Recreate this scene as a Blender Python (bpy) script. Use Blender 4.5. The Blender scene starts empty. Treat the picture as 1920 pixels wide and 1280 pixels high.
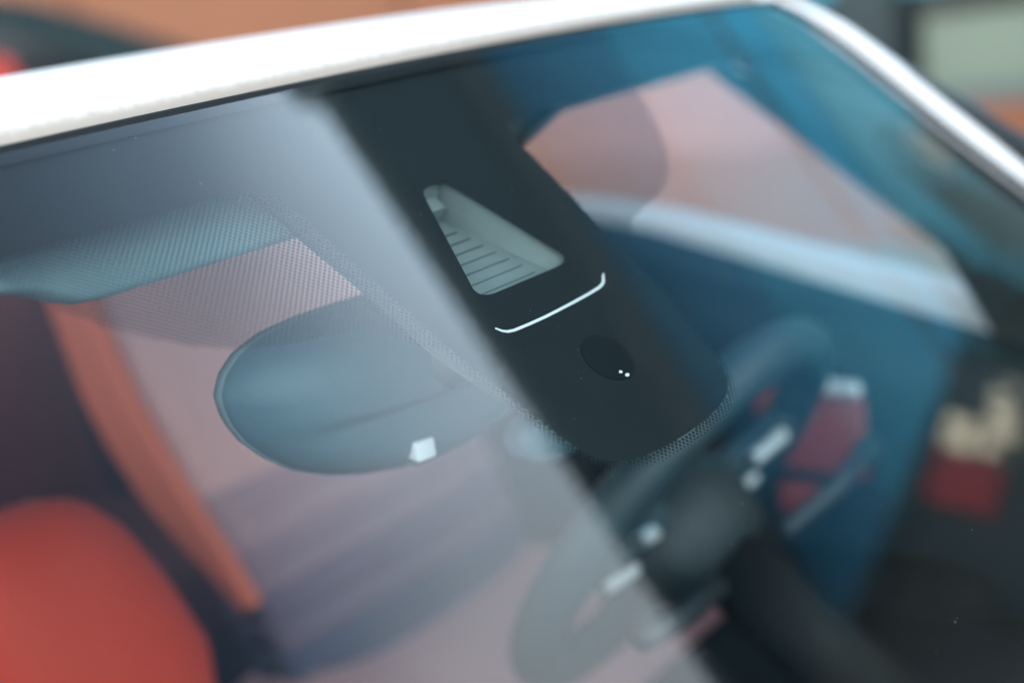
import bpy, math, random
from math import sin, cos, radians, pi, sqrt
from mathutils import Vector, Matrix
random.seed(7)
SC = bpy.context.scene
COL = SC.collection

# ------------------------------------------------------------------ camera, sky, sun, exposure
Z0 = 1.5                                   # height of the windscreen's top edge above the ground
cd = bpy.data.cameras.new('camera'); cam = bpy.data.objects.new('camera', cd); COL.objects.link(cam)
cR, cU, cF = Vector((.6154518, -.7777, -.1279)), Vector((.29208, .0744, .9535)), Vector((.73205761, .6242, -.2729))
cF.normalize(); cR = (cR - cF * cR.dot(cF)).normalized(); cU = cR.cross(cF)
M = Matrix((cR, cU, -cF)).transposed().to_4x4()
M.translation = Vector((-.49676, -.52117, .04752 + Z0)); cam.matrix_world = M
cd.lens = 46.774; cd.sensor_width = 36; cd.clip_start = .01; cd.clip_end = 500
cd.dof.use_dof = True; cd.dof.focus_distance = .63; cd.dof.aperture_fstop = 2.4
SC.camera = cam

SUN_AZ, SUN_EL = radians(90), radians(41)
w = bpy.data.worlds.new('World'); SC.world = w; w.use_nodes = True
nt = w.node_tree
bg = nt.nodes['Background']
sky = nt.nodes.new('ShaderNodeTexSky'); sky.sky_type = 'NISHITA'; sky.sun_disc = False
sky.sun_elevation = SUN_EL; sky.sun_rotation = SUN_AZ
sky.air_density = 1.0; sky.dust_density = .6; sky.ozone_density = 2.0
# hazy weather: a bright veil of high cloud all round the horizon that thins out to blue towards the zenith
HAZE = (22.5, 25.0, 26.5); GLOW = (15.0, 24.5, 34.0); BG = .05
wc = nt.nodes.new('ShaderNodeTexCoord'); sp = nt.nodes.new('ShaderNodeSeparateXYZ'); nt.links.new(wc.outputs['Generated'], sp.inputs[0])
wn = nt.nodes.new('ShaderNodeTexNoise'); wn.inputs['Scale'].default_value = 2.2; wn.inputs['Detail'].default_value = 4; nt.links.new(wc.outputs['Generated'], wn.inputs['Vector'])
wa = nt.nodes.new('ShaderNodeMath'); wa.operation = 'MULTIPLY_ADD'; nt.links.new(wn.outputs['Fac'], wa.inputs[0]); wa.inputs[1].default_value = .10; nt.links.new(sp.outputs['Z'], wa.inputs[2])
wm = nt.nodes.new('ShaderNodeMapRange'); wm.interpolation_type = 'SMOOTHSTEP'
nt.links.new(wa.outputs[0], wm.inputs[0])
for i_, v_ in ((1, .745), (2, .885), (3, 1.0), (4, 0.0)): wm.inputs[i_].default_value = v_
wx = nt.nodes.new('ShaderNodeMix'); wx.data_type = 'RGBA'
nt.links.new(wm.outputs[0], wx.inputs[0]); nt.links.new(sky.outputs[0], wx.inputs[6]); wx.inputs[7].default_value = HAZE + (1,)
# brighter round the (hidden) sun, as thin cloud scatters its light forwards
sdir = Vector((sin(SUN_AZ) * cos(SUN_EL), cos(SUN_AZ) * cos(SUN_EL), sin(SUN_EL)))
wd = nt.nodes.new('ShaderNodeVectorMath'); wd.operation = 'DOT_PRODUCT'; nt.links.new(wc.outputs['Generated'], wd.inputs[0]); wd.inputs[1].default_value = sdir
wmx = nt.nodes.new('ShaderNodeMath'); wmx.operation = 'MAXIMUM'; nt.links.new(wd.outputs['Value'], wmx.inputs[0]); wmx.inputs[1].default_value = 0
wp = nt.nodes.new('ShaderNodeMath'); wp.operation = 'POWER'; nt.links.new(wmx.outputs[0], wp.inputs[0]); wp.inputs[1].default_value = 24
wg = nt.nodes.new('ShaderNodeMix'); wg.data_type = 'RGBA'; wg.blend_type = 'ADD'; wg.clamp_result = False
nt.links.new(wp.outputs[0], wg.inputs[0]); nt.links.new(wx.outputs[2], wg.inputs[6]); wg.inputs[7].default_value = GLOW + (1,)
nt.links.new(wg.outputs[2], bg.inputs[0]); bg.inputs[1].default_value = BG
sd = bpy.data.lights.new('sun', 'SUN'); sd.energy = 1.2; sd.angle = radians(10); sd.color = (1, .95, .88)
sun = bpy.data.objects.new('sun', sd); COL.objects.link(sun)
sv = Vector((sin(SUN_AZ) * cos(SUN_EL), cos(SUN_AZ) * cos(SUN_EL), sin(SUN_EL)))
sun.rotation_euler = sv.to_track_quat('Z', 'Y').to_euler(); sun.location = sv * 40
vs = SC.view_settings
vs.view_transform = 'Standard'; vs.look = 'None'; vs.gamma = 1; vs.use_curve_mapping = False; vs.exposure = 1.7
SC.cycles.use_denoising = True
SC.cycles.max_bounces = 12; SC.cycles.transparent_max_bounces = 24
SC.cycles.glossy_bounces = 6; SC.cycles.diffuse_bounces = 5
SC.cycles.caustics_reflective = False; SC.cycles.caustics_refractive = False

# ------------------------------------------------------------------ helpers
def lin(h):
    return tuple((((int(h[i:i+2], 16) / 255) / 12.92) if int(h[i:i+2], 16) < 11 else (((int(h[i:i+2], 16) / 255) + .055) / 1.055) ** 2.4) for i in (0, 2, 4))

MATS = {}
def mat(name, col, rough=.6, metal=0., coat=0., vary=.12, scale=8., bump=0., spec=.5):
    if name in MATS: return MATS[name]
    m = bpy.data.materials.new(name); m.use_nodes = True; t = m.node_tree; b = t.nodes['Principled BSDF']
    b.inputs['Roughness'].default_value = rough; b.inputs['Metallic'].default_value = metal
    b.inputs['Coat Weight'].default_value = coat; b.inputs['Coat Roughness'].default_value = .03
    b.inputs['Specular IOR Level'].default_value = spec
    tc = t.nodes.new('ShaderNodeTexCoord'); no = t.nodes.new('ShaderNodeTexNoise')
    no.inputs['Scale'].default_value = scale; no.inputs['Detail'].default_value = 5
    t.links.new(tc.outputs['Object'], no.inputs['Vector'])
    mx = t.nodes.new('ShaderNodeMix'); mx.data_type = 'RGBA'
    t.links.new(no.outputs['Fac'], mx.inputs[0])
    mx.inputs[6].default_value = tuple(max(0, c * (1 - vary)) for c in col) + (1,)
    mx.inputs[7].default_value = tuple(min(1, c * (1 + vary)) for c in col) + (1,)
    t.links.new(mx.outputs[2], b.inputs['Base Color'])
    if bump:
        n2 = t.nodes.new('ShaderNodeTexNoise'); n2.inputs['Scale'].default_value = scale * 40; n2.inputs['Detail'].default_value = 3
        t.links.new(tc.outputs['Object'], n2.inputs['Vector'])
        bp = t.nodes.new('ShaderNodeBump'); bp.inputs['Strength'].default_value = bump; bp.inputs['Distance'].default_value = .002
        t.links.new(n2.outputs['Fac'], bp.inputs['Height']); t.links.new(bp.outputs[0], b.inputs['Normal'])
    MATS[name] = m
    return m

def glass_mat(name, tint, refl=True, f0=.056, power=4.3):
    """thin pane: tinted see-through plus Schlick mirror reflection (both faces of the pane together)"""
    m = bpy.data.materials.new(name); m.use_nodes = True; t = m.node_tree; t.nodes.clear()
    out = t.nodes.new('ShaderNodeOutputMaterial')
    tr = t.nodes.new('ShaderNodeBsdfTransparent'); tr.inputs[0].default_value = tint + (1,)
    if not refl:
        t.links.new(tr.outputs[0], out.inputs[0]); return m
    gl = t.nodes.new('ShaderNodeBsdfGlossy'); gl.inputs['Roughness'].default_value = 0.0
    ge = t.nodes.new('ShaderNodeNewGeometry'); dp = t.nodes.new('ShaderNodeVectorMath'); dp.operation = 'DOT_PRODUCT'
    t.links.new(ge.outputs['Incoming'], dp.inputs[0]); t.links.new(ge.outputs['Normal'], dp.inputs[1])
    def math_(op, a, b=None):
        n = t.nodes.new('ShaderNodeMath'); n.operation = op
        for i, v in enumerate((a, b)):
            if v is None: continue
            if isinstance(v, (int, float)): n.inputs[i].default_value = v
            else: t.links.new(v, n.inputs[i])
        return n.outputs[0]
    c = math_('ABSOLUTE', dp.outputs['Value'])
    f = math_('ADD', math_('MULTIPLY', math_('POWER', math_('SUBTRACT', 1.0, c), power), 1 - f0), f0)
    mx = t.nodes.new('ShaderNodeMixShader')
    t.links.new(f, mx.inputs[0]); t.links.new(tr.outputs[0], mx.inputs[1]); t.links.new(gl.outputs[0], mx.inputs[2])
    t.links.new(mx.outputs[0], out.inputs[0])
    return m

def mesh(name, verts, faces, m, parent=None, smooth=False, car=True):
    me = bpy.data.meshes.new(name)
    dz = Z0 if car else 0
    me.from_pydata([(v[0], v[1], v[2] + dz) for v in verts], [], faces); me.validate(); me.update()
    if smooth:
        for p in me.polygons: p.use_smooth = True
    me.materials.append(m)
    o = bpy.data.objects.new(name, me); COL.objects.link(o)
    if parent: o.parent = parent
    return o

def bevel(o, width, seg=3):
    b = o.modifiers.new('bevel', 'BEVEL'); b.width = width; b.segments = seg; b.limit_method = 'ANGLE'; b.angle_limit = radians(30)
    for p in o.data.polygons: p.use_smooth = True
    return o

def empty(name, label, cat, group=None, loc=(0, 0, 0)):
    o = bpy.data.objects.new(name, None); COL.objects.link(o); o.location = loc
    o['label'] = label; o['category'] = cat
    if group: o['group'] = group
    return o

def tag(o, label, cat, group=None):
    o['label'] = label; o['category'] = cat
    if group: o['group'] = group
    return o

def struct(o):
    o['kind'] = 'structure'; return o

def box(name, x0, x1, y0, y1, z0, z1, m, parent=None, bv=0., car=True, seg=3):
    v = [(x, y, z) for x in (x0, x1) for y in (y0, y1) for z in (z0, z1)]
    f = [(0, 1, 3, 2), (4, 6, 7, 5), (0, 4, 5, 1), (2, 3, 7, 6), (0, 2, 6, 4), (1, 5, 7, 3)]
    o = mesh(name, v, f, m, parent, car=car)
    if bv: bevel(o, bv, seg)
    return o

def interp(x, tab):
    if x <= tab[0][0]: return tab[0][1]
    for (a, va), (b, vb) in zip(tab, tab[1:]):
        if x <= b: return va + (vb - va) * (x - a) / (b - a)
    return tab[-1][1]

def smooth_tab(x, tab):
    """monotone-ish cosine-free hermite interpolation"""
    if x <= tab[0][0]: return tab[0][1]
    if x >= tab[-1][0]: return tab[-1][1]
    for i in range(len(tab) - 1):
        if tab[i][0] <= x <= tab[i+1][0]:
            def slope(k):
                if k == 0: return (tab[1][1]-tab[0][1])/(tab[1][0]-tab[0][0])
                if k == len(tab)-1: return (tab[-1][1]-tab[-2][1])/(tab[-1][0]-tab[-2][0])
                a = (tab[k][1]-tab[k-1][1])/(tab[k][0]-tab[k-1][0]); b = (tab[k+1][1]-tab[k][1])/(tab[k+1][0]-tab[k][0])
                return 0 if a*b <= 0 else 2*a*b/(a+b)
            h = tab[i+1][0]-tab[i][0]; t = (x-tab[i][0])/h
            return ((2*t**3-3*t**2+1)*tab[i][1] + (t**3-2*t**2+t)*h*slope(i) + (-2*t**3+3*t**2)*tab[i+1][1] + (t**3-t**2)*h*slope(i+1))

def grid(name, rows, m, parent=None, smooth=True, closed=False, car=True, flip=False):
    n = len(rows[0]); v = [p for r in rows for p in r]; f = []
    for i in range(len(rows) - 1):
        for j in range(n if closed else n - 1):
            q = (i*n + j, i*n + (j+1) % n, (i+1)*n + (j+1) % n, (i+1)*n + j)
            f.append(q[::-1] if flip else q)
    return mesh(name, v, f, m, parent, smooth, car)

def tube(name, pts, r, m, parent=None, n=10, car=True, closed=False, squash=1., upv=Vector((0, 0, 1))):
    P = [Vector(p) for p in pts]; rows = []
    for i, p in enumerate(P):
        a = P[(i-1) % len(P)] if closed or i else P[0]; b = P[(i+1) % len(P)] if closed or i < len(P)-1 else P[-1]
        d = (b - a).normalized(); s = d.cross(upv)
        s = s.normalized() if s.length > 1e-5 else Vector((1, 0, 0)); t = s.cross(d).normalized()
        rr = r[i] if isinstance(r, (list, tuple)) else r
        rows.append([tuple(p + s * rr * cos(2*pi*k/n) + t * rr * squash * sin(2*pi*k/n)) for k in range(n)])
    if closed: rows.append(rows[0])
    o = grid(name, rows, m, parent, True, True, car)
    if not closed:
        import bmesh
        bm = bmesh.new(); bm.from_mesh(o.data); bmesh.ops.holes_fill(bm, edges=[e for e in bm.edges if e.is_boundary]); bm.to_mesh(o.data); bm.free()
    return o

# ------------------------------------------------------------------ windscreen surface (u across, s down the screen from its top edge, d along the outward normal)
RHO = radians(40.509); CY, CZ = .13408, .04567
def S(u, s, d=0.):
    return (u, CY*u*u - s*cos(RHO) - d*sin(RHO), -CZ*u*u - s*sin(RHO) + d*cos(RHO))
EDGE = [(0, .562), (.008, .583), (.02, .599), (.045, .614), (.072, .6225), (.12, .6255), (.17, .6265), (.22, .631), (.3, .645), (.45, .672), (.65, .71), (.88, .745)]
def edge(s): return smooth_tab(s, EDGE)
SMAX = .88

# ------------------------------------------------------------------ materials
paint = mat('white_paint', (.84, .83, .84), .4, coat=.3, vary=.015, scale=3)
def dirty_paint():
    m = mat('dusty_white_paint', (.86, .85, .85), .5, coat=.1, vary=.015, scale=3)
    t = m.node_tree; b = t.nodes['Principled BSDF']; src = b.inputs['Base Color'].links[0].from_socket
    tc = t.nodes.new('ShaderNodeTexCoord'); sp = t.nodes.new('ShaderNodeSeparateXYZ'); t.links.new(tc.outputs['Object'], sp.inputs[0])
    def mm(op, a, b_=None, c_=None):
        n = t.nodes.new('ShaderNodeMath'); n.operation = op
        for i, v in enumerate((a, b_, c_)):
            if v is None: continue
            if isinstance(v, (int, float)): n.inputs[i].default_value = v
            else: t.links.new(v, n.inputs[i])
        return n.outputs[0]
    back = mm('SUBTRACT', sp.outputs['Y'], mm('MULTIPLY', mm('MULTIPLY', sp.outputs['X'], sp.outputs['X']), .134))
    no = t.nodes.new('ShaderNodeTexNoise'); no.inputs['Scale'].default_value = 160; no.inputs['Detail'].default_value = 6; t.links.new(tc.outputs['Object'], no.inputs['Vector'])
    n2 = t.nodes.new('ShaderNodeTexNoise'); n2.inputs['Scale'].default_value = 900; n2.inputs['Detail'].default_value = 2; t.links.new(tc.outputs['Object'], n2.inputs['Vector'])
    edge_ = mm('ADD', back, mm('MULTIPLY', mm('SUBTRACT', no.outputs['Fac'], .5), .0022))
    mr_ = t.nodes.new('ShaderNodeMapRange'); mr_.interpolation_type = 'SMOOTHSTEP'; t.links.new(edge_, mr_.inputs[0])
    for i, v in ((1, .0122), (2, .0165), (3, .75), (4, 0)): mr_.inputs[i].default_value = v
    sk = t.nodes.new('ShaderNodeMapRange'); t.links.new(n2.outputs['Fac'], sk.inputs[0])
    for i, v in ((1, .70), (2, .76), (3, 0), (4, .5)): sk.inputs[i].default_value = v
    sk2 = t.nodes.new('ShaderNodeMapRange'); t.links.new(back, sk2.inputs[0])
    for i, v in ((1, .02), (2, .06), (3, 1), (4, 0)): sk2.inputs[i].default_value = v
    fac = mm('MAXIMUM', mr_.outputs[0], mm('MULTIPLY', sk.outputs[0], sk2.outputs[0]))
    mx = t.nodes.new('ShaderNodeMix'); mx.data_type = 'RGBA'; t.links.new(fac, mx.inputs[0]); t.links.new(src, mx.inputs[6]); mx.inputs[7].default_value = (.26, .19, .13, 1)
    t.links.new(mx.outputs[2], b.inputs['Base Color'])
    return m
roof_m = dirty_paint()
rubber = mat('black_rubber', (.010, .013, .015), .7, vary=.2, spec=.2)
frit_m = mat('ceramic_frit', (.0095, .0125, .0135), .6, vary=.15, scale=30, spec=.12)
plastic_d = mat('dark_plastic', (.022, .026, .03), .5, vary=.15, bump=.3)
plastic_g = mat('grey_plastic', (.16, .19, .20), .45, vary=.1, bump=.15)
shroud_m = mat('shroud_grey', (.15, .19, .19), .6, vary=.12, scale=60, bump=.2)
head_m = mat('headliner_cloth', (.21, .325, .355), .9, vary=.08, scale=20, bump=.3)
mauve = mat('mauve_leather', (.64, .34, .32), .5, vary=.06, scale=6, bump=.25)
red_m = mat('red_leather', (.60, .045, .014), .7, vary=.1, scale=6, bump=.25)
chrome = mat('satin_chrome', (.70, .73, .75), .42, .6, vary=.03)
white_p = mat('white_plastic', (.78, .82, .84), .35, vary=.03)
ws_glass = glass_mat('windscreen_glass', (.86, .92, .915))
inner_glass = glass_mat('pane_inner', (1, 1, 1), refl=False)
side_glass = glass_mat('side_glass', (.92, .93, .94), f0=.06)

# ================================================================== THE SETTING
pave = mat('terracotta_paving', (.56, .29, .21), .85, vary=.18, scale=2.5, bump=.4)
A_DIR = Vector((-.3223, .9466, 0)); A_N = Vector((.9466, .3223, 0))          # along the long facade / towards it
def A(along, depth, z): p = A_DIR*along + A_N*depth; return (p.x, p.y, z)
ground = struct(mesh('ground', [(-60, -60, 0), (60, -60, 0), (60, 60, 0), (-60, 60, 0)], [(0, 1, 2, 3)], mat('asphalt', (.06, .063, .066), .9, vary=.25, scale=3, bump=.5), car=False))

def strip(name, d0, d1, a0, a1, z, m):
    return struct(mesh(name, [A(a0, d0, z), A(a0, d1, z), A(a1, d1, z), A(a1, d0, z)], [(0, 1, 2, 3)], m, car=False))
strip('pavement', 5.82, 8.9, -14, 30, .008, pave)
strip('pale_kerb_path', 2.2, 5.8, -14, 5.2, .008, mat('pale_concrete', (.43, .41, .37), .8, vary=.08, scale=2))

def abox(name, a0, a1, d0, d1, z0, z1, m, parent=None, bv=0.):
    v = [A(a, d, z) for a in (a0, a1) for d in (d0, d1) for z in (z0, z1)]
    f = [(0, 1, 3, 2), (4, 6, 7, 5), (0, 4, 5, 1), (2, 3, 7, 6), (0, 2, 6, 4), (1, 5, 7, 3)]
    o = mesh(name, v, f, m, parent, car=False)
    if bv: bevel(o, bv, 2)
    return o

# long building to the car's side: blue cladding under a deep dark overhang
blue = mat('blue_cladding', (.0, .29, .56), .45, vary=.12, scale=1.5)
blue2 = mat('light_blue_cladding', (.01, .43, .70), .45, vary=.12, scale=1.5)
teal = mat('teal_cladding', (.08, .46, .62), .45, vary=.1, scale=1.5)
terra = mat('terracotta_wall', (.275, .112, .058), .8, vary=.12, scale=1.2)
soffit = mat('dark_soffit', (.15, .20, .215), .8, vary=.12, scale=2)
bA = empty('clad_building', 'long blue clad building with a deep dark roof overhang beside the car', 'building', loc=A(0, 9, 0))
bA_inv = Vector(bA.location)
def adopt(o, root):
    o.parent = root; o.matrix_parent_inverse = Matrix.Translation(-Vector(root.location)); return o
adopt(abox('wall', -26, 34, 9.02, 16, 0, 8.95, mat('dark_joint', (.03, .05, .06), .8)), bA)
for i in range(20):
    a0 = -26 + i*3
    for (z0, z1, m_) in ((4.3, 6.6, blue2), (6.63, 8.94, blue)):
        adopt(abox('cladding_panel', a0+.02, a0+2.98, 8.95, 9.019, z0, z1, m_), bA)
    if a0 >= 1: m_ = terra
    else: m_ = teal
    adopt(abox('cladding_panel', a0+.02, a0+2.98, 8.95, 9.019, 1.02 if m_ is teal else .96, 4.27, m_), bA)
    if m_ is terra: adopt(abox('base_panel', a0+.02, a0+2.98, 8.94, 9.019, .01, .94, mat('pale_pink_render', (.54, .29, .24), .8, vary=.08, scale=1.5)), bA)
adopt(abox('roof_overhang', -26, 34, 6.68, 16.4, 8.96, 9.22, soffit), bA)

adopt(abox('frieze_beam', -26, 34, 8.80, 9.018, 8.5, 8.955, soffit), bA)
vb = abox('roof_vent', -2.02, -1.68, 6.70, 7.1, 9.225, 9.62, soffit, bv=.04)
tag(vb, 'small dark vent box on the roof edge of the blue building', 'vent')

# low pale green wall along the foot of the facade, with its dark plinth
lw = empty('low_wall', 'pale green low wall on a grey plinth at the foot of the facade', 'wall', loc=A(.4, 8.8, 0))
adopt(abox('panel', -4.2, .2, 8.72, 8.92, .36, .86, mat('pale_green_render', (.21, .265, .205), .7, vary=.1, scale=2)), lw)
adopt(abox('base_course', -4.2, .2, 8.64, 8.93, 0, .255, terra), lw)
adopt(abox('plinth', -4.2, .2, 8.66, 8.93, .257, .355, mat('plinth_grey', (.14, .17, .18), .8, vary=.15)), lw)
adopt(abox('coping', -4.25, .25, 8.68, 8.945, .862, 1.0, mat('coping_dark', (.03, .035, .03), .7)), lw)
po = abox('wall_post', .35, .75, 8.6, 8.9, 0, 2.4, mat('post_dark', (.03, .05, .055), .6), bv=.02)
tag(po, 'dark square post at the end of the pale green wall', 'post')

# ================================================================== THE CAR
car = empty('white_car', 'white car with sloping windscreen, black sensor housing and red and mauve seats', 'car')

# --- roof header panel + side strips (white), with an unseen glass roof added behind to light the seats
RZ = [(0, .0030), (.003, .0095), (.006, .0130), (.010, .0155), (.016, .0172), (.03, .0188), (.06, .0206), (.1, .0216), (.15, .0218), (.2, .0205), (.35, .014), (.6, 0), (1.0, -.03), (1.6, -.09), (1.9, -.14)]
def roof_pt(u, y):
    hw = .562
    yy = CY*u*u*max(0, 1 - y/.9) + y
    return (u, yy + .012, smooth_tab(y, RZ) - CZ*u*u*(1 + .6*min(1, y)))
ys = [0, .0015, .003, .0045, .006, .008, .01, .013, .016, .022, .03, .045, .06, .08, .1, .13, .16, .2, .24]
us_ = [-.585 + 1.17*i/48 for i in range(49)]
lip = [[(u, CY*u*u + .012, -CZ*u*u - .012) for u in us_]]
grid('roof_panel', lip + [[roof_pt(u, y) for u in us_] for y in ys], roof_m, car)
ys2 = [.245, .35, .5, .7, 1.0, 1.3, 1.55]
grid('added_glass_roof', [[roof_pt(u, y) for u in [-.46 + .92*i/20 for i in range(21)]] for y in ys2], glass_mat('added_roof_glass', (.22, .25, .26), f0=.06), car)
for sgn in (-1, 1):
    o = grid('roof_rail', [[roof_pt(sgn*u, y) for u in (.461, .5, .54, .56, .585)] for y in [.24] + ys2], paint, car, flip=sgn < 0)
grid('roof_rear_panel', [[roof_pt(u, y) for u in us_] for y in (1.551, 1.7, 1.9)], paint, car)

# --- rubber seal between roof and glass
sealrow = []
for prof in ((-.0015, -.006), (-.001, .0012), (.0015, .0020), (.006, .0010), (.0115, -.004), (.0125, -.014)):
    sealrow.append([(u, CY*u*u + prof[0], -CZ*u*u + prof[1]) for u in us_])
grid('windscreen_seal', sealrow, rubber, car)

# --- windscreen
ws_rows = []
NS, NU = 70, 60
for i in range(NS + 1):
    s = SMAX * (i/NS) ** 1.5
    e = edge(s); ws_rows.append([S(-e + 2*e*j/NU, s) for j in range(NU + 1)])
ws = grid('windscreen', ws_rows, ws_glass, car, flip=True)
ws['label'] = 'sloping windscreen glass full of blurred sky and building reflections'
ws.data.materials.append(inner_glass)
sol = ws.modifiers.new('thickness', 'SOLIDIFY'); sol.thickness = .0048; sol.offset = -1; sol.material_offset = 1; sol.material_offset_rim = 1

# --- printed black frit: top band, tongue with a window in it, side borders
FD = -.0056
BAND = .0515
W = [(BAND, .116), (.0535, .1005), (.057, .0925), (.062, .0885), (.068, .0862), (.08, .0848), (.092, .084), (.12, .0815), (.15, .0785), (.17, .0765), (.195, .0722), (.22, .0675), (.235, .0643), (.245, .0612), (.251, .0578), (.2555, .0525), (.259, .045), (.2615, .034), (.263, .02), (.2636, .004)]
def tongue(s): return interp(s, W)
# the camera opening: half-width by s (narrow at the top, rounded corners)
HOLE = [(.0815, .0030), (.0825, .0072), (.0845, .0096), (.09, .0124), (.11, .0205), (.13, .0285), (.142, .0333), (.1465, .0352), (.1495, .0352), (.1515, .0338), (.153, .0305), (.1536, .026)]
hs0, hs1 = HOLE[0][0], HOLE[-1][0]
fv, ff = [], []
def addrow(s, a, b, n):
    i0 = len(fv); fv.extend(S(a + (b - a)*k/n, s, FD) for k in range(n + 1)); return i0
def strips(rows, n):
    for a, b in zip(rows, rows[1:]):
        for k in range(n): ff.append((a+k, b+k, b+k+1, a+k+1))
r = []
for i in range(8):
    s = .0002 + (BAND - .0002)*i/7; e = edge(s) - .0015; r.append(addrow(s, -e, e, 60))
strips(r, 60)
svals = sorted(set([x for x, _ in W] + [x for x, _ in HOLE] + [BAND + (.2636 - BAND)*i/60 for i in range(61)]))
up = [s for s in svals if s <= hs0]; mid = [s for s in svals if hs0 <= s <= hs1]; lo = [s for s in svals if s >= hs1]
strips([addrow(s, -tongue(s), tongue(s), 12) for s in up], 12)
# close the straight bits beside the opening's flat ends
strips([addrow(s, -tongue(s), -interp(s, HOLE), 6) for s in mid], 6)
strips([addrow(s, interp(s, HOLE), tongue(s), 6) for s in mid], 6)
strips([addrow(s, -tongue(s), tongue(s), 12) for s in lo], 12)
for sgn in (-1, 1):
    r = []
    for i in range(30):
        s = BAND + (SMAX - .001 - BAND)*i/29; e = edge(s) - .0015
        b = .007 + .03*max(0, 1 - (s - BAND)/.04)**2
        r.append(addrow(s, sgn*e if sgn < 0 else e - b, -(e - b) if sgn < 0 else e, 4))
    strips(r, 4)
r = [addrow(s, -edge(s) + .02, edge(s) - .02, 30) for s in (.76, .8, .84, SMAX - .001)]
strips(r, 30)
frit = mesh('frit_band', fv, ff, frit_m, ws)
frit['label'] = 'black ceramic border with a tapering tongue around the sensors'

# frit dots: staggered lattice on both lobes beside the tongue and a fading fringe round its edge
LOBE = [(BAND, .2365), (.07, .2295), (.085, .2195), (.097, .2105), (.11, .1975), (.12, .186), (.13, .169), (.137, .148), (.141, .125), (.145, .108), (.153, .098), (.163, .089), (.17, .082)]
P = .0031
dv, df = [], []
def dot(u, s, rad, n=8):
    i0 = len(dv)
    dv.append(S(u, s, FD)); dv.extend(S(u + rad*cos(2*pi*k/n + .39), s + rad*sin(2*pi*k/n + .39), FD) for k in range(n))
    for k in range(n): df.append((i0, i0 + 1 + (k+1) % n, i0 + 1 + k))
def sdist(u, s):
    """distance outside the solid tongue (approx.)"""
    u = abs(u)
    if s < BAND: return 0
    best = 9
    for (a, wa) in DENSE:
        d = (s - a)**2 + (u - wa)**2
        if d < best: best = d
    if s < .2636 and u < tongue(s): return 0
    return max(1e-6, min(sqrt(best), s - BAND if u > .1 else 9))
DENSE = [(a[0] + (b[0]-a[0])*t/12, a[1] + (b[1]-a[1])*t/12) for a, b in zip(W, W[1:]) for t in range(12)] + [(.2636, .001*k) for k in range(0, 6)]
for j in range(int(BAND/P*2) - 1, int(.275/P*2)):
    s = j*P/2
    for i in range(-100, 101):
        u = (i + .5*(j % 2))*P
        if abs(u) > .26 or s < BAND - .0005: continue
        d = sdist(u, s)
        inl = s < .17 and abs(u) < interp(s, LOBE)
        rad = 0
        if d > 0 or (s < BAND + .001):
            fr = .00112 - .00013*(d/.001)            # fringe shrinking outwards
            if d < .0062: rad = max(rad, fr)
            if inl:
                lu = (interp(s, LOBE) - abs(u))
                rad = max(rad, .00084 * min(1, .62 + lu/.012))
        if rad > .00025: dot(u, s, rad)
dots = mesh('frit_dots', dv, df, frit_m, ws); dots['kind'] = 'stuff'

# a little dust on the outside of the glass
rnd = random.Random(21); sv_, sf_ = [], []
for _ in range(800):
    s_ = .01 + .5*rnd.random()**1.2; u_ = (rnd.random()*2 - 1)*(edge(s_) - .02); r_ = .00010 + .00022*rnd.random()**3
    i0 = len(sv_); k0 = rnd.random()*6
    sv_.extend(S(u_ + r_*(.6 + .8*rnd.random())*cos(k0 + k*1.0472), s_ + r_*(.6 + .8*rnd.random())*sin(k0 + k*1.0472), .0004) for k in range(6)); sf_.append(tuple(range(i0, i0 + 6))[::-1])
dust = mesh('dust_specks', sv_, sf_, mat('dust', (.30, .29, .27), .9, vary=.2), ws); dust['kind'] = 'stuff'

# --- sensor housing behind the glass
hs = bpy.data.objects.new('sensor_housing', None); COL.objects.link(hs); hs.parent = car
hs['label'] = 'black sensor housing behind the glass with white strip'
# recessed camera shroud: floor sloping away under the opening, ribs across it, side walls
def SH(u, s, t):            # t: 0 at the glass, 1 at the shroud floor
    depth = -.0075 - .020*t*(1 - .75*max(0, min(1, (s - .085)/.075)))
    return S(u, s, depth)
hw = lambda s: .0100 + .0265*(s - .0815)/.07
fl = [[SH(k*(hw(s)*.99)/6, s, 1) for k in range(-6, 7)] for s in [.086 + .0675*i/20 for i in range(21)]]
grid('shroud_floor', fl, shroud_m, hs)
for sgn in (-1, 1):
    grid('shroud_wall', [[SH(sgn*hw(s)*(1.16 - .30*t), s, t) for t in (0, .25, .5, .75, 1)] for s in [.079 + .0765*i/20 for i in range(21)]], shroud_m, hs, flip=sgn > 0)
grid('shroud_wall', [[SH(k*hw(.08)*(1.12 - .3*t)/4, .079 + .007*t, t) for k in range(-4, 5)] for t in (0, .25, .5, .75, 1)], shroud_m, hs)
rib_m = mat('rib_dark', (.05, .065, .068), .6)
for i in range(7):
    s = .101 + .0075*i
    a = hw(s)*.98
    v = [SH(u, s + ds, 1.01) for u in (-a, a*.62) for ds in (0, .0004)]
    top = [SH(u, s + ds, .95) for u in (-a, a*.62) for ds in (0, .0004)]
    mesh('groove_rib', v + top, [(4, 5, 7, 6), (0, 1, 5, 4), (2, 6, 7, 3), (0, 4, 6, 2), (1, 3, 7, 5)], rib_m, hs)
mesh('lens_block', [SH(u, s, t) for u in (-.0055, .0065) for s in (.082, .091) for t in (.35, .95)], [(0, 1, 3, 2), (4, 6, 7, 5), (0, 4, 5, 1), (2, 3, 7, 6), (0, 2, 6, 4), (1, 5, 7, 3)], shroud_m, hs)

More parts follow.
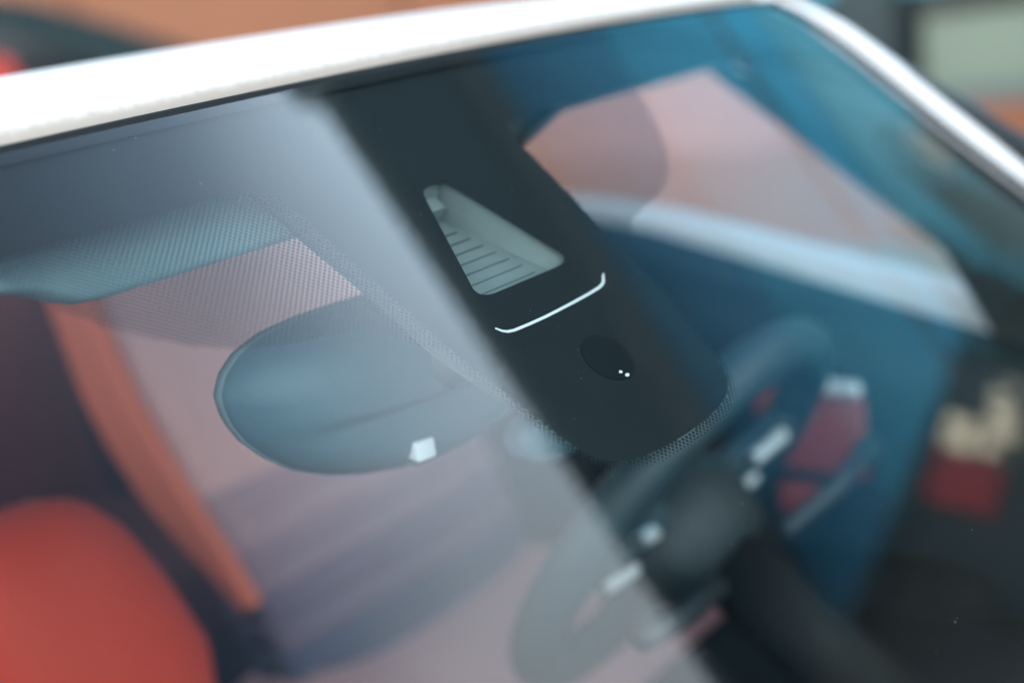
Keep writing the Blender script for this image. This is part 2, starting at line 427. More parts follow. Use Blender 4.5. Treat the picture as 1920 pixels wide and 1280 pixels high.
# white strip below the opening, ends turned up
ctr = [(-.0447, .1712), (-.0425, .1741), (-.0400, .1756), (-.036, .1764), (-.025, .1768), (-.012, .1769), (0, .1766), (.012, .1762), (.025, .1756), (.036, .1748), (.0405, .1738), (.0435, .1722), (.0465, .1695), (.0485, .1684)]
wv, wf = [], []
for i, (u, s) in enumerate(ctr):
    a = Vector(ctr[max(0, i-1)]); b = Vector(ctr[min(len(ctr)-1, i+1)]); t = (b - a).normalized(); n = Vector((-t.y, t.x))
    h = .00072*(1 if 1 < i < len(ctr)-2 else (.75 if 0 < i < len(ctr)-1 else .45))
    for sg in (-1, 1):
        for d in (FD + .0002, FD + .0007): wv.append(S(u + n.x*h*sg, s + n.y*h*sg, d))
for i in range(len(ctr)-1):
    a, b = i*4, i*4 + 4
    wf += [(a+1, a+3, b+3, b+1), (a, a+1, b+1, b), (a+3, a+2, b+2, b+3)]
wst = mesh('trim_strip', wv, wf, mat('strip_white', (.66, .69, .71), .4, vary=.02), hs)
wst['label'] = 'thin white strip with upturned ends on the black housing'

# round rain sensor, its two small highlights modelled as pale chips
rs_m = mat('rain_sensor_black', (.0055, .0075, .0082), .6, vary=.1, spec=.1)
def disc(name, u0, s0, ru, rs_, d0, d1, m, parent, n=40):
    v = [S(u0, s0, d1)] + [S(u0 + ru*cos(2*pi*k/n), s0 + rs_*sin(2*pi*k/n), d1) for k in range(n)] + [S(u0 + ru*cos(2*pi*k/n), s0 + rs_*sin(2*pi*k/n), d0) for k in range(n)]
    f = [(0, 1 + (k+1) % n, 1 + k) for k in range(n)] + [(1 + k, 1 + (k+1) % n, 1 + n + (k+1) % n, 1 + n + k) for k in range(n)]
    return mesh(name, v, f, m, parent)
disc('rain_sensor', 0.0, .2108, .0150, .0145, FD, FD + .0003, rs_m, hs)
glint_m = mat('sensor_glint', (.75, .82, .82), .12, vary=.1, scale=400)
def chip(pts):
    v = [S(u, s, FD + .0008) for u, s in pts] + [S(u, s, FD + .0013) for u, s in pts]; n = len(pts)
    mesh('sensor_glint', v, [tuple(range(n, 2*n))[::-1]] + [(k, (k+1) % n, n + (k+1) % n, n + k) for k in range(n)], glint_m, hs)
chip([(-.0036, .2206), (-.0026, .2200), (-.0016, .2204), (-.0014, .2212), (-.0022, .2217), (-.0032, .2213)])
chip([(-.0020, .2236), (-.0010, .2229), (.0006, .2232), (.0010, .2240), (.0000, .2247), (-.0014, .2246)])

# housing cover behind the frit: shell that shows below the frit's dots at the left
cov = []
CV = [(.03, .085, .2), (.037, .083, .193), (.0527, .0785, .138), (.062, .076, .105), (.08, .0735, .08), (.105, .0695, .07), (.125, .067, .066), (.16, .064, .064), (.185, .055, .058), (.205, .045, .05), (.215, .03, .035)]
for s, l, r_ in CV:
    row = [S(-l, s, -.012), S(-l, s, -.028)] + [S(-l + (l + r_)*k/8, s, -.036 - .012*sin(pi*k/8)) for k in range(1, 8)] + [S(r_, s, -.028), S(r_, s, -.012)]
    cov.append(row)
grid('housing_cover', cov, plastic_g, hs)

# --- header trim and headliner inside the top of the screen
EH = [(-.56, .030), (-.235, .044), (-.215, .0475), (-.203, .053), (-.196, .0605), (-.188, .0655), (-.175, .0675), (-.07, .0685), (.06, .058), (.19, .0365), (.42, .032), (.52, .030)]
uh = sorted(set([x for x, _ in EH] + [-.55 + 1.07*i/50 for i in range(51)]))
rowZ = [S(u, -.012, -.016) for u in uh]
rowA = [S(u, .030, -.024) for u in uh]
rowB = [S(u, interp(u, EH) - .004, -.0275) for u in uh]
rowC = [S(u, interp(u, EH), -.030) for u in uh]
rowD = [(lambda p: (p[0], p[1] + .012, p[2] - .001))(S(u, interp(u, EH), -.033)) for u in uh]
rowE = [(u, .16, -.052 - .1*u*u) for u in uh]
rowF = [(u, .26, -.045 - .1*u*u) for u in uh]
grid('headliner_front', [rowZ, rowA, rowB, rowC, rowD, rowE, rowF], head_m, car)

# --- A-pillars: rounded white section along each edge of the screen
PROF = [(-.003, -.010), (-.0025, .003), (.001, .0095), (.008, .0135), (.020, .0150), (.033, .0130), (.045, .005), (.053, -.012), (.055, -.035), (.048, -.06), (.02, -.075)]
for sgn in (-1, 1):
    rows = []
    for i in range(50):
        s = -.004 + (SMAX + .03)*(i/49)**1.3
        e = edge(max(0, s)); e2 = edge(max(0, s) + .01)
        k = .55 + .45*(lambda t: t*t*(3 - 2*t))(min(1, max(0, s/.16)))
        rows.append([(sgn*(e + .0025 + du*k), S(e, s)[1] - dn*sin(RHO)*.6 + .012*max(0, 1 - s/.05) + du*.25, S(e, s)[2] + dn*cos(RHO) - max(0, du)*.12) for du, dn in PROF])
    o = grid('a_pillar', rows, paint, car, flip=sgn < 0)
    rows = []
    for i in range(40):
        s = -.002 + SMAX*(i/39)**1.3
        e = edge(max(0, s)); rows.append([(sgn*(e + du), S(e, s)[1] - dn*sin(RHO), S(e, s)[2] + dn*cos(RHO)) for du, dn in ((-.0022, -.004), (-.0018, .0012), (.001, .0022), (.004, -.002))])
    grid('pillar_seal', rows, rubber, car, flip=sgn < 0)
    # inner trim of the pillar
    rows = []
    for i in range(20):
        s = .01 + .84*i/19; e = edge(s)
        rows.append([(sgn*(e + du), S(e, s)[1] + .0 - dn*sin(RHO) + dy, S(e, s)[2] + dn*cos(RHO)) for du, dn, dy in ((-.022, -.010, 0), (-.028, -.028, .01), (-.012, -.05, .03), (.02, -.055, .045), (.04, -.045, .04))])
    grid('pillar_trim', rows, mat('pillar_trim_grey', (.10, .14, .15), .7, vary=.08), car, flip=sgn > 0)

# --- side structure: belt, door skin, window pane, rear pillars
BELT = [(-.75, -.44), (-.15, -.345), (.3, -.235), (.7, -.20), (1.6, -.17)]
def door_x(z): return .70 + .17*max(0, min(1, (-.1 - z)/.5))**.8
for sgn, nm in ((1, 'right'), (-1, 'left')):
    dr = bpy.data.objects.new('door', None); COL.objects.link(dr); dr.parent = car
    ysd = [-.75 + 2.35*i/30 for i in range(31)]
    skin = [[(sgn*(door_x(interp(y, BELT)) + o_), y, interp(y, BELT) + dz) for y in ysd] for o_, dz in ((-.055, -.06), (-.05, -.006), (-.035, .002), (-.01, 0), (.02, -.02), (.05, -.1), (.075, -.25), (.08, -.5), (.05, -.8))]
    grid('door_skin', skin, paint, dr, flip=sgn > 0)
    inner = [[(sgn*(.615 + a), y, interp(y, BELT) + dz) for y in ysd] for a, dz in ((.065, -.006), (-.005, -.012), (-.02, -.06), (-.03, -.2), (-.05, -.35), (-.02, -.75))]
    grid('door_trim', inner, mat('door_plastic', (.010, .020, .026), .6, vary=.15, bump=.3, spec=.3), dr, flip=sgn < 0)
    pane = []
    for i in range(9):
        t = i/8
        row = []
        for j in range(21):
            y = -.42 + 1.95*j/20
            zb = interp(y, BELT); zt = min(-.055 - .02*max(0, y - .5), interp(y, [(-.5, -.52), (.16, -.055), (3, -.055)]))
            zt = max(zt, zb + .0005)
            row.append((sgn*(.672 + .05*(1 - (t))), y + .0, zb + (zt - zb)*t))
        pane.append(row)
    grid('side_window', pane, side_glass, dr)
    for y0, y1 in ((.92, 1.02), (1.5, 1.68)):
        v = [(sgn*x, y + dy, z) for (x, z, dy) in ((.69, -.26, 0), (.655, -.05, .03)) for y in (y0, y1)] + [(sgn*(x - .05), y + dy, z) for (x, z, dy) in ((.69, -.26, 0), (.655, -.05, .03)) for y in (y0, y1)]
        mesh('pillar', v, [(0, 1, 3, 2), (4, 6, 7, 5), (0, 2, 6, 4), (1, 5, 7, 3)], plastic_d, dr)

for sgn in (-1, 1):
    q = [(.17, -.065), (.155, -.077), (-.066, -.252), (-.108, -.335), (-.42, -.40), (-.36, -.30), (.0, -.06), (.1, -.04)]
    v = [(sgn*(.648 + .09*max(0, -z)), y, z) for y, z in q] + [(sgn*(.628 + .09*max(0, -z)), y, z) for y, z in q]; nq = len(q)
    mesh('quarter_panel', v, [tuple(range(nq)), tuple(range(2*nq - 1, nq - 1, -1))] + [(k, (k+1) % nq, (k+1) % nq + nq, k + nq) for k in range(nq)], MATS['pillar_trim_grey'] if sgn < 0 else plastic_d, car)
maroon = mat('maroon_leather', (.26, .04, .035), .7, vary=.1)
ri = box('door_pocket', .572, .583, -.015, .095, -.455, -.375, maroon, car, bv=.004); ri['label'] = 'red insert in the door beyond the steering wheel'
box('door_pocket', .568, .58, .035, .075, -.50, -.468, maroon, car, bv=.004)
box('door_handle', .556, .57, -.02, .026, -.370, -.355, chrome, car, bv=.006)
box('door_switch', .556, .57, .085, .10, -.475, -.425, chrome, car, bv=.005)

# --- rear wall with back window, floor
box('tail_panel', -.8, .8, 1.86, 1.93, -1.2, -.3, paint, car, bv=.02)
box('cabin_floor', -.72, .72, -.7, 1.85, -1.25, -1.15, plastic_d, car)
bonnet = [[(x, y, -.47 - .14*max(0, (-.6 - y)/1.0)**1.6 - .05*(x/.75)**2 ) for x in [-.78 + 1.56*i/16 for i in range(17)]] for y in [-.70, -.74, -.82, -1.0, -1.2, -1.4, -1.55]]
bonnet = [[(p[0], p[1], p[2] - .125) for p in row] for row in bonnet]
grid('bonnet', bonnet, paint, car, flip=True)
for sgn in (-1, 1):
    box('wing', min(sgn*.78, sgn*.88), max(sgn*.78, sgn*.88), -1.55, -.72, -1.1, -.68, paint, car, bv=.03)
box('bumper', -.86, .86, -1.66, -1.56, -1.2, -.75, paint, car, bv=.03)
for sgn in (-1, 1):
    for yw in (-1.15, 1.25):
        rows = [[(sgn*x, yw + r_*cos(2*pi*k/28), -1.2 + r_*sin(2*pi*k/28)) for k in range(28)] for x, r_ in ((.66, .18), (.66, .29), (.68, .30), (.84, .30), (.86, .29), (.865, .2), (.85, .19), (.845, .05))]
        grid('wheel', rows, rubber, car, closed=True)

# --- dashboard
dash_m = mat('dash_plastic', (.02, .027, .03), .55, vary=.12, bump=.3)
dash = [[(x, y, z) for x in [-.66 + 1.32*i/20 for i in range(21)]] for y, z in ((-.78, -.70), (-.60, -.60), (-.40, -.565), (-.22, -.56), (-.13, -.575), (-.09, -.61), (-.10, -.72), (-.06, -1.0))]
grid('dashboard', dash, dash_m, car)
cl = box('instrument_hood', .16, .48, -.22, -.06, -.57, -.515, mat('hood_black', (.008, .010, .012), .75, spec=.2), car, bv=.02)
box('centre_screen', -.13, .11, -.16, -.14, -.60, -.47, mat('screen_black', (.01, .012, .014), .1), car, bv=.004)

box('knee_panel', .16, .62, -.13, .07, -.66, -.53, mat('knee_black', (.010, .013, .015), .75, spec=.2), car, bv=.03)

# --- rear-view mirror
mr = bpy.data.objects.new('rear_view_mirror', None); COL.objects.link(mr); mr.parent = car
mr['label'] = 'rounded grey rear-view mirror hanging behind the glass'
MC = Vector((0, -.03, -.166)); ya = radians(-14)
m1 = Vector((cos(ya), sin(ya), 0)); m2 = Vector((0, 0, 1)); m3 = m1.cross(m2)        # m3 towards the screen
def MP(a, b, c): v = MC + m1*a + m2*b + m3*c; return (v.x, v.y, v.z)
half = [(0, .0535), (-.035, .0535), (-.062, .0525), (-.084, .0495), (-.100, .0435), (-.110, .0345), (-.1145, .024), (-.1125, .011), (-.106, -.002), (-.096, -.014), (-.082, -.0255), (-.064, -.0345), (-.042, -.0415), (-.020, -.0455), (0, -.0475)]
out = half + [(-a, b) for a, b in half[-2:0:-1]]
def resample(pts, n):
    L = [0]; q = pts + [pts[0]]
    for a, b in zip(q, q[1:]): L.append(L[-1] + sqrt((a[0]-b[0])**2 + (a[1]-b[1])**2))
    r = []
    for k in range(n):
        t = L[-1]*k/n
        for i in range(len(L)-1):
            if L[i] <= t <= L[i+1]:
                f = (t - L[i])/(L[i+1]-L[i]); r.append((q[i][0] + (q[i+1][0]-q[i][0])*f, q[i][1] + (q[i+1][1]-q[i][1])*f)); break
    return r
out = resample(out, 96)
def msec(k, c): return [MP(a*k, .003 + (b - .003)*k, c) for a, b in out]
def dome(k):
    return -.012 + .0415*(1 - k**3.2)**.62
def housing_row(k):
    row = []
    for a, b in out:
        A_, B_ = a*k, .003 + (b - .003)*k
        t = max(0, min(1, (B_ + .0022)/.0044)); t = t*t*(3 - 2*t)
        fade = max(0, 1 - (A_/.1)**4)*max(0, 1 - k**6)
        row.append(MP(A_, B_, dome(k) + (.0048*(t - 1) + .0030*(1 - t)*max(0, min(1, -B_/.03)))*fade))
    return row
mh = grid('mirror_housing', [housing_row(k) for k in [1.0, .997, .99, .98, .965, .95, .93, .9, .87] + [.84 - .028*i for i in range(30)]], mat('mirror_grey', (.06, .125, .155), .5, vary=.06, bump=.1), mr, closed=True)
rim_ = grid('mirror_rim', [msec(.985, -.0125), msec(1.006, -.0125), msec(1.010, -.0095), msec(1.006, -.0065), msec(.99, -.0065)], mat('mirror_rim_grey', (.11, .15, .16), .55), mr, closed=True)
grid('mirror_face', [msec(.984, -.0121), msec(.02, -.0121)], mat('mirror_silver', (.8, .82, .83), .02, 1.0, vary=.01), mr, closed=True)
# light sensor window with its small ledge
def mbox(name, a0, a1, b0, b1, c0, c1, m, skew=0):
    v = [MP(a, b + skew*(a - a0), c) for a in (a0, a1) for b in (b0, b1) for c in (c0, c1)]
    o = mesh(name, v, [(0, 1, 3, 2), (4, 6, 7, 5), (0, 4, 5, 1), (2, 3, 7, 6), (0, 2, 6, 4), (1, 5, 7, 3)], m, mr)
    return bevel(o, .0012, 3)
sw = mbox('light_sensor', -.0255, -.0135, -.0335, -.0225, .015, .0255, white_p)
sw['label'] = 'small white square light sensor on the mirror back'
mbox('sensor_bezel', -.0275, -.0115, -.0355, -.0345, .015, .0235, MATS['mirror_rim_grey'])
tube('mirror_arm', [MP(0, .01, .02), MP(0.0, .03, .045), S(.0, .17, -.014)], [.012, .011, .014], plastic_g, mr)
gr = grid('arm_cover', [[MP(.075 + .028*cos(t)*k, -.05 + .018*sin(t)*k, .012 + c) for t in [2*pi*i/28 for i in range(28)]] for k, c in ((1, -.01), (1, 0), (.9, .006), (.5, .009), (.05, .01))], MATS['mirror_grey'], mr, closed=True)

# --- steering wheel
stw = bpy.data.objects.new('steering_wheel', None); COL.objects.link(stw); stw.parent = car
SWC = Vector((.312, .022, -.380)); tl = radians(34); RW = .162
w1 = Vector((1, 0, 0)); w2 = Vector((0, -sin(tl), cos(tl))); w3 = Vector((0, -cos(tl), -sin(tl)))   # w3 towards the dash
def WP(a, b, c=0): v = SWC + w1*a + w2*b + w3*c; return (v.x, v.y, v.z)
leather = mat('black_leather', (.022, .045, .056), .5, vary=.1, scale=12, bump=.3)
tube('rim', [WP(RW*cos(2*pi*k/56), RW*sin(2*pi*k/56)) for k in range(56)], .0195, leather, stw, 14, closed=True, upv=w3)
hub = [[WP(x*k, y*k - .012, c) for x, y in [(.068*cos(t)*(1 + .1*cos(2*t)), .058*sin(t)) for t in [2*pi*i/36 for i in range(36)]]] for k, c in ((.6, -.022), (.9, -.018), (1, -.006), (1.0, .02), (.8, .05), (.4, .06), (.01, .06))]
grid('hub', hub, mat('hub_black', (.014, .024, .029), .6, vary=.1), stw, closed=True)
for a0 in (radians(172), radians(8), radians(270)):
    wd = .028 if a0 < 4 else .034
    d = Vector((cos(a0), sin(a0))); n = Vector((-d.y, d.x))
    rows = [[WP(d.x*r_ + n.x*wd*k*ws_ , d.y*r_ - .012*(1 - r_/RW) + n.y*wd*k*ws_, c) for k, c in ((-1, 0), (-.9, .012), (0, .016), (.9, .012), (1, 0), (.9, -.008), (0, -.011), (-.9, -.008))] for r_, ws_ in ((.05, 1.25), (.08, 1.0), (.11, .8), (.135, .82), (RW, 1.0))]
    grid('spoke', rows, leather, stw, closed=True)
    if a0 < 4:
        rows = [[WP(d.x*r_ + n.x*k*.0065 + n.x*.02, d.y*r_ + n.y*k*.0065 + n.y*.02, c + .012) for k, c in ((-1, 0), (-.8, .007), (0, .009), (.8, .007), (1, 0), (0, -.004))] for r_ in (.074, .078, .10, .118, .122)]
        grid('spoke_trim', rows, chrome, stw, closed=True)
        rows = [[WP(d.x*r_ + n.x*k*.0055 - n.x*.021, d.y*r_ + n.y*k*.0055 - n.y*.021, c + .012) for k, c in ((-1, 0), (-.8, .007), (0, .009), (.8, .007), (1, 0), (0, -.004))] for r_ in (.082, .086, .10, .104)]
        grid('spoke_trim', rows, chrome, stw, closed=True)
for sgn in (-1, 1):
    tube('column_stalk', [WP(sgn*.05, .01, .07), WP(sgn*.12, .03, .075), WP(sgn*.18, .045, .07)], [.008, .008, .011], plastic_d, stw, 10)
tube('column', [WP(0, -.01, .05), WP(0, -.02, .22)], [.03, .035], mat('column_black', (.008, .010, .011), .7, spec=.2), stw, 16)

# --- seats
shade_mid = mat('seat_shade_mid', (.28, .18, .22), .85, vary=.1, scale=10, bump=.3)  # backrest shade painted as stepped cloth colours, darkest at the crease
shade_soft = mat('seat_shade_soft', (.40, .245, .27), .85, vary=.1, scale=10, bump=.3)
shade_dark = mat('seat_shade_dark', (.14, .10, .15), .85, vary=.1, scale=10, bump=.3)
bolster2_m = mat('rust_leather', (.45, .11, .08), .7, vary=.1, scale=6, bump=.25)
bolster3_m = mat('oxblood_leather', (.16, .05, .055), .7, vary=.1, scale=6, bump=.25)
bolster_m = mat('coral_leather', (.72, .15, .075), .7, vary=.1, scale=6, bump=.25)
shade_darkest = mat('seat_shade_darkest', (.03, .045, .10), .85, vary=.1, scale=10, bump=.3)
def seat(x0, x1, name_label, inner_red):
    st = bpy.data.objects.new('front_seat', None); COL.objects.link(st); st.parent = car
    st['label'] = name_label
    prof = [(.40, -.62), (.42, -.56), (.445, -.505), (.47, -.465), (.51, -.412), (.543, -.36), (.572, -.312), (.592, -.26), (.61, -.21), (.625, -.17)]
    def panel(name, xa, xb, m, lift, pr, back=.055):
        n = 10; rows = []
        for i_, (y, z) in enumerate(pr):
            bk_ = back[i_] if isinstance(back, list) else back
            row = [(xa, y + bk_, z - .01), (xa, y + min(.02, bk_*.4), z)]
            row += [(xa + (xb - xa)*k/n, y - lift*sin(pi*k/n)**.5, z) for k in range(0, n+1)]
            row += [(xb, y + min(.02, bk_*.4), z), (xb, y + bk_, z - .01)]
            rows.append(row)
        y, z = pr[-1]
        rows.append([(p[0], p[1] + .02, p[2] + .015) for p in rows[-1]])
        rows.append([(p[0], min(p[1] + .05, y + bk_), p[2] + .005) for p in rows[-1]])
        return grid(name, rows, m, st)
    bw = .016
    xa, xb = x0 + bw + .002, x1 - bw - .002
    panel('backrest', xa, xb, mauve, .012, prof[4:])
    # lower back in strips, the shade towards the crease put into stepped darker colours
    sub = [((1-t)*prof[i][0] + t*prof[i+1][0], (1-t)*prof[i][1] + t*prof[i+1][1]) for i in range(4) for t in (0, .5)] + [prof[4]]
    shade_tones = [shade_darkest, shade_darkest, shade_dark, shade_dark, shade_mid, shade_mid, shade_soft, shade_soft]
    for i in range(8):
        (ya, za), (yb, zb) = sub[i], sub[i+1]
        panel('back_shade_strip', xa, xb, shade_tones[i], .011, [(ya + .003, za), (ya*.75 + yb*.25 - .003, za*.75 + zb*.25), (ya*.5 + yb*.5 - .004, za*.5 + zb*.5), (ya*.25 + yb*.75 - .003, za*.25 + zb*.75), (yb + .003, zb)])
    for (a, b) in ((x0, x0 + bw), (x1 - bw, x1)):
        panel('side_bolster', a, b, bolster_m, .006, [(y - .002, z) for y, z in prof[2:]], [.008, .034, .066, .074, .072, .066, .06, .056])
    # cushion
    rows = []
    for y, z in ((.50, -.625), (.44, -.605), (.36, -.60), (.25, -.595), (.14, -.585), (.08, -.59), (.05, -.62), (.05, -.72)):
        rows.append([(x0 + (x1 - x0)*k/14, y, z + .03*abs(2*k/14 - 1)**3 - (.02 if k in (0, 14) else 0)) for k in range(15)])
    grid('cushion', rows, mat('cushion_leather', (.50, .255, .265), .55, vary=.06, scale=6, bump=.25), st)
    cx = (x0 + x1)/2
    hd = box('headrest', cx - .12, cx + .12, .66, .75, -.155, -.045 - .0, mauve, st, bv=.03, seg=5)
    for dx in (-.05, .05): tube('headrest_post', [(cx + dx, .70, -.20), (cx + dx, .705, -.14)], .006, chrome, st, 8)
seat(.2, .63, 'mauve driver seat with red side bolsters behind the steering wheel', True)
seat(-.63, -.2, 'mauve passenger seat with red side bolsters', True)
sec = [(-.15, -.75), (-.15, -.34), (-.135, -.305), (-.10, -.297), (-.05, -.296), (-.02, -.306), (.005, -.335), (.03, -.385), (.055, -.452), (.052, -.52), (.03, -.75)]
na = len(sec)
sec = [(x, z - .024) for x, z in sec]
ax_, az_ = -.05, -.50; sec = [(x + .025, z + .035) for x, z in sec]
def aring(k, y, dz): return [(ax_ + (x - ax_)*k, y, az_ + (z - az_)*k + dz) for x, z in sec]
rings = [aring(.05, .285, 0), aring(.35, .288, 0), aring(.6, .296, 0), aring(.8, .309, 0), aring(.93, .326, 0), aring(.985, .345, -.002), aring(1, .37, -.006), aring(.99, .42, -.02), aring(.96, .50, -.055), aring(.05, .51, -.055)]
ar = grid('centre_armrest', rings, red_m, car, closed=True)
ar['label'] = 'red leather centre armrest between the seats'
box('centre_console', -.12, .12, -.1, .288, -1.15, -.70, plastic_d, car, bv=.02)
rb = box('rear_bench', -.62, .62, 1.25, 1.42, -.75, -.24, mat('dark_upholstery', (.26, .095, .09), .7, vary=.1, bump=.3), car, bv=.05, seg=5)
box('rear_cushion', -.62, .62, .9, 1.3, -.80, -.66, MATS['dark_upholstery'], car, bv=.04, seg=4)

# ================================================================== REFLECTED AND BACKGROUND SURROUNDINGS
B_H = Vector((.9744, .2250, 0)); B_N = Vector((.2250, -.9744, 0)); BD = 4.2
def Bp(along, depth, z): p = B_H*along + B_N*depth; return (p.x, p.y, z)
def bbox(name, a0, a1, d0, d1, z0, z1, m, bv=0., root=None):
    v = [Bp(a, d, z) for a in (a0, a1) for d in (d0, d1) for z in (z0, z1)]
    o = mesh(name, v, [(0, 1, 3, 2), (4, 6, 7, 5), (0, 4, 5, 1), (2, 3, 7, 6), (0, 2, 6, 4), (1, 5, 7, 3)], m, car=False)
    if bv: bevel(o, bv, 3)
    return adopt(o, root) if root else o
olive = mat('olive_render', (.10, .09, .066), .8, vary=.2, scale=1.5)
bB = empty('olive_building', 'dark olive brown shop building with sign boards under its roof edge', 'building', loc=Bp(6, BD, 0))
bbox('wall', 2.5, 9.38, BD, BD + 5, 0, 4.24, olive, root=bB)
bbox('roof_slab', 2.45, 9.36, BD - .04, BD + 5.2, 4.25, 4.41, mat('roof_edge', (.06, .055, .045), .7, vary=.2), root=bB)
for i in range(3):
    a0 = 3.0 + i*2.0
    f_ = bbox('shop_window', a0, a0 + 1.7, BD - .05, BD - .003, .5, 2.6, mat('window_frame_dark', (.03, .03, .03), .5), root=bB)
    g_ = bbox('pane', a0 + .08, a0 + 1.62, BD - .058, BD - .0505, .58, 2.52, mat('shop_glass', (.02, .05, .06), .05, coat=1.), root=None)
    g_.parent = f_
cream = mat('cream_board', (.80, .70, .50), .6, vary=.12, scale=6)
signred = mat('sign_red', (.55, .03, .02), .5, vary=.1, scale=4)
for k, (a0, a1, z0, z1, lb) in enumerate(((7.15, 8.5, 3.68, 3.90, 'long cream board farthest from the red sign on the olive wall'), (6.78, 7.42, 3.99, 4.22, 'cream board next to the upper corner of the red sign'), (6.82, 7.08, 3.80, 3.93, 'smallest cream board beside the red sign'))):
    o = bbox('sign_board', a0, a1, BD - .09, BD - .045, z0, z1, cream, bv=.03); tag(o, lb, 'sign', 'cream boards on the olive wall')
    if k == 0:
        for j in range(3): adopt(bbox('divider', a0 + .3 + .36*j, a0 + .36 + .36*j, BD - .105, BD - .091, z0 + .01, z1 - .01, olive), o)
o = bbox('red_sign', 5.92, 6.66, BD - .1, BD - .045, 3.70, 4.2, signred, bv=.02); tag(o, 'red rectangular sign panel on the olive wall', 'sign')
o = bbox('orange_sign', 6.68, 6.8, BD - .1, BD - .045, 3.68, 3.78, mat('sign_orange', (.75, .35, .12), .5), bv=.02); tag(o, 'small orange sign at the corner of the red sign', 'sign')

for m_, e_ in ((cream, 1.1), (signred, .30)):          # cream and red boards given emission in their base colours
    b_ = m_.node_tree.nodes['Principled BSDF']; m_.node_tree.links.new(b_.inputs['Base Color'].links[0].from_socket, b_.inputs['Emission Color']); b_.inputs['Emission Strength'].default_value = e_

# globe lamp before the long facade
lp = empty('globe_lamp', 'pale globe lamp on a thin dark pole before the blue facade', 'lamp', loc=(8.2, .3, 0))
adopt(tube('pole', [(8.2, .3, 0), (8.2, .3, 2.75)], .04, plastic_d, None, 10, car=False), lp)
rows = [[(8.2 + .2*sin(pi*i/12)*cos(2*pi*k/20), .3 + .2*sin(pi*i/12)*sin(2*pi*k/20), 2.95 - .2*cos(pi*i/12)) for k in range(20)] for i in range(13)]
adopt(grid('globe', rows, mat('globe_white', (.85, .78, .65), .3), None, closed=True, car=False), lp)

# dark shrubs by the corner of the two buildings
leaf = mat('dark_leaf', (.05, .06, .035), .6, vary=.4, scale=3); bark = mat('bark', (.07, .05, .04), .9, vary=.3)
def shrub(x, y, h, r_, label, seed):
    rnd = random.Random(seed)
    t = empty('shrub', label, 'shrub', 'dark shrubs in the corner', (x, y, 0))
    bv_, bf = [], []
    clumps = [(rnd.gauss(0, .4)*r_, rnd.gauss(0, .4)*r_, h*(.35 + .55*rnd.random()), r_*(.3 + .3*rnd.random())) for _ in range(16)]
    for cx, cy_, cz, cr in clumps:
        for _ in range(150):
            d = Vector((rnd.gauss(0, 1), rnd.gauss(0, 1), rnd.gauss(0, 1))).normalized()*cr*(rnd.random()**.4)
            p = Vector((cx, cy_, cz)) + d; a = Vector((rnd.gauss(0, 1), rnd.gauss(0, 1), rnd.gauss(0, 1))).normalized(); b = a.orthogonal().normalized()
            L = .05 + .05*rnd.random(); i0 = len(bv_)
            bv_.extend([tuple(p - a*L), tuple(p + b*L*.45), tuple(p + a*L), tuple(p - b*L*.45)]); bf.append((i0, i0+1, i0+2, i0+3))
    mesh('crown', bv_, bf, leaf, t, car=False)
    for k in range(4):
        c = clumps[k]
        tube('stem', [(0, 0, 0), (c[0]*.4, c[1]*.4, c[2]*.5), (c[0], c[1], c[2])], [.05, .035, .015], bark, t, 7, car=False)
shrub(8.05, -1.2, 4.0, .95, 'tall dark shrub nearest the corner of the two buildings', 3)
shrub(8.1, -.1, 3.4, .8, 'middle dark shrub between the tall one and the globe lamp', 5)
shrub(8.3, .95, 2.6, .6, 'low dark shrub on the far side of the globe lamp', 8)
# overhead cable from the facade to the olive building
wood = mat('weathered_brown', (.14, .085, .05), .8, vary=.3, scale=4)
pA, pB = Vector(A(2.0, 8.90, 4.75)), Vector((8.70, -2.28, 4.12))
cb_ = empty('overhead_cable', 'thick brown overhead cable slung between the two buildings', 'cable', loc=tuple(pB))
adopt(tube('cable', [tuple(pA.lerp(pB, k/16) - Vector((0, 0, .5*4*(k/16)*(1 - k/16)*.5)) - A_N*1.1*sin(pi*k/16)) for k in range(17)], .035, wood, None, 8, car=False), cb_)
adopt(tube('bracket', [tuple(pA), tuple(pA + A_N*.06)], .07, wood, None, 10, car=False), cb_)

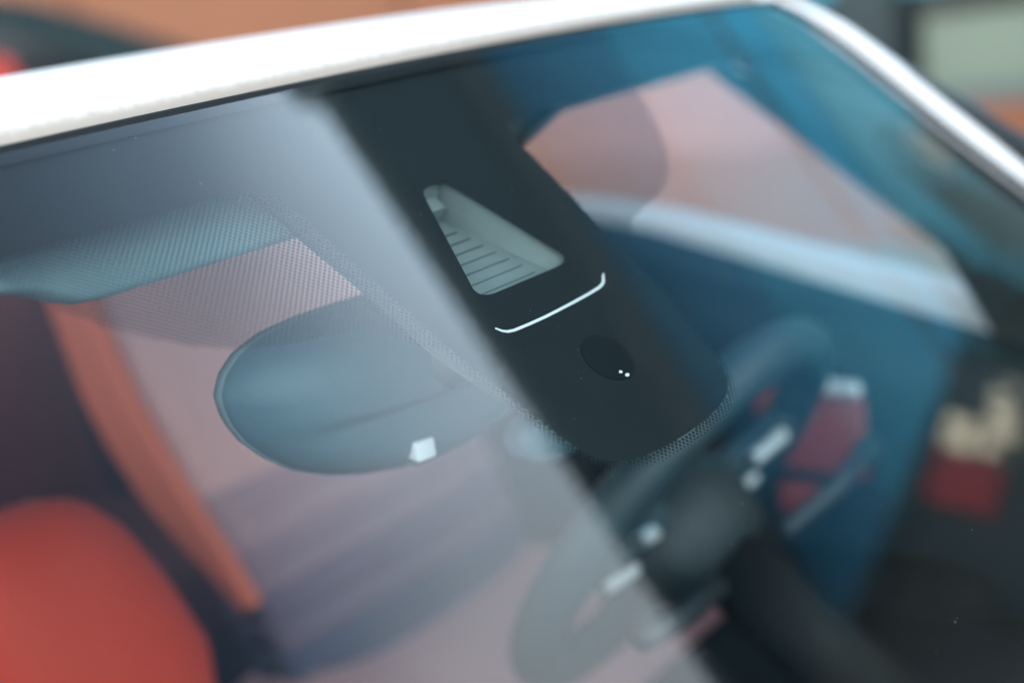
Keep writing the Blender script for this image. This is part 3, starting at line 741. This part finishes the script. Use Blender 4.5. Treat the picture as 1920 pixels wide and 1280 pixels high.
# dark grey car parked behind, towards the terracotta wall
C0 = Vector((2.60, 4.62, 0)); ce = Vector((.81, -.586, 0)); cw = Vector((.586, .81, 0))
pc = empty('dark_car', 'dark grey parked car behind the white roof at the far left', 'car', loc=tuple(C0))
prof = [(-2.0, .35), (-2.1, .8), (-2.0, 1.1), (-1.75, 1.3), (-1.35, 1.62), (-.9, 1.69), (-.3, 1.70), (.02, 1.665), (.4, 1.50), (.72, 1.345), (1.0, 1.16), (1.5, 1.08), (1.95, .95), (2.1, .7), (2.05, .35)]
grey = mat('dark_grey_paint', (.02, .034, .037), .8, coat=0., vary=.05, spec=.2)
def CPt(p, w_, z): v = C0 + ce*p + cw*w_; return (v.x, v.y, z)
n = len(prof)
rows = [[CPt(p, w_ , .35 + (z - .35)*k) for p, z in prof] for w_, k in ((.10, .97), (0.0, 1.0), (0.0, 1.0), (1.7, 1.0), (1.6, .97))]
cb = mesh('body', [q for r_ in ((0.0, 1.), (1.7, 1.)) for q in [CPt(p, r_[0], z) for p, z in prof]], [tuple(range(n))] + [tuple(range(2*n - 1, n - 1, -1))] + [(k, k+n, (k+1) % n + n, (k+1) % n) for k in range(n)], grey, None, car=False)
adopt(bevel(cb, .05, 3), pc)
gl_ = mat('dark_window', (.008, .010, .012), .12)
for pts in ([(-1.45, 1.2), (-1.2, 1.5), (-.75, 1.56), (-.75, 1.15)], [(-.68, 1.15), (-.68, 1.56), (-.25, 1.57), (.0, 1.53), (.55, 1.24), (.45, 1.13)]):
    m_ = len(pts)
    adopt(mesh('side_window', [CPt(p, -.012, z) for p, z in pts] + [CPt(p, .01, z) for p, z in pts], [tuple(range(m_))] + [(k, (k+1) % m_, (k+1) % m_ + m_, k + m_) for k in range(m_)], gl_, None, car=False), pc)
for p0 in (-1.3, 1.3):
    rows = [[CPt(p0 + r_*cos(2*pi*k/28), w_, .33 + r_*sin(2*pi*k/28)) for k in range(28)] for w_, r_ in ((-.02, .05), (-.02, .2), (-.04, .3), (0, .33), (.2, .33))]
    adopt(grid('wheel', rows, rubber, None, closed=True, car=False), pc)
rd = mesh('red_seat_top', [CPt(p, w_, z) for w_ in (-.03, -.013) for p, z in ((-.16, 1.30), (.02, 1.30), (.0, 1.41), (-.05, 1.44), (-.14, 1.42))], [(0, 1, 2, 3, 4), (9, 8, 7, 6, 5)] + [(k, k+5, (k+1) % 5 + 5, (k+1) % 5) for k in range(5)], mat('marker_red', (.5, .03, .02), .4), None, car=False)
rd.name = 'side_marker'; adopt(rd, pc)
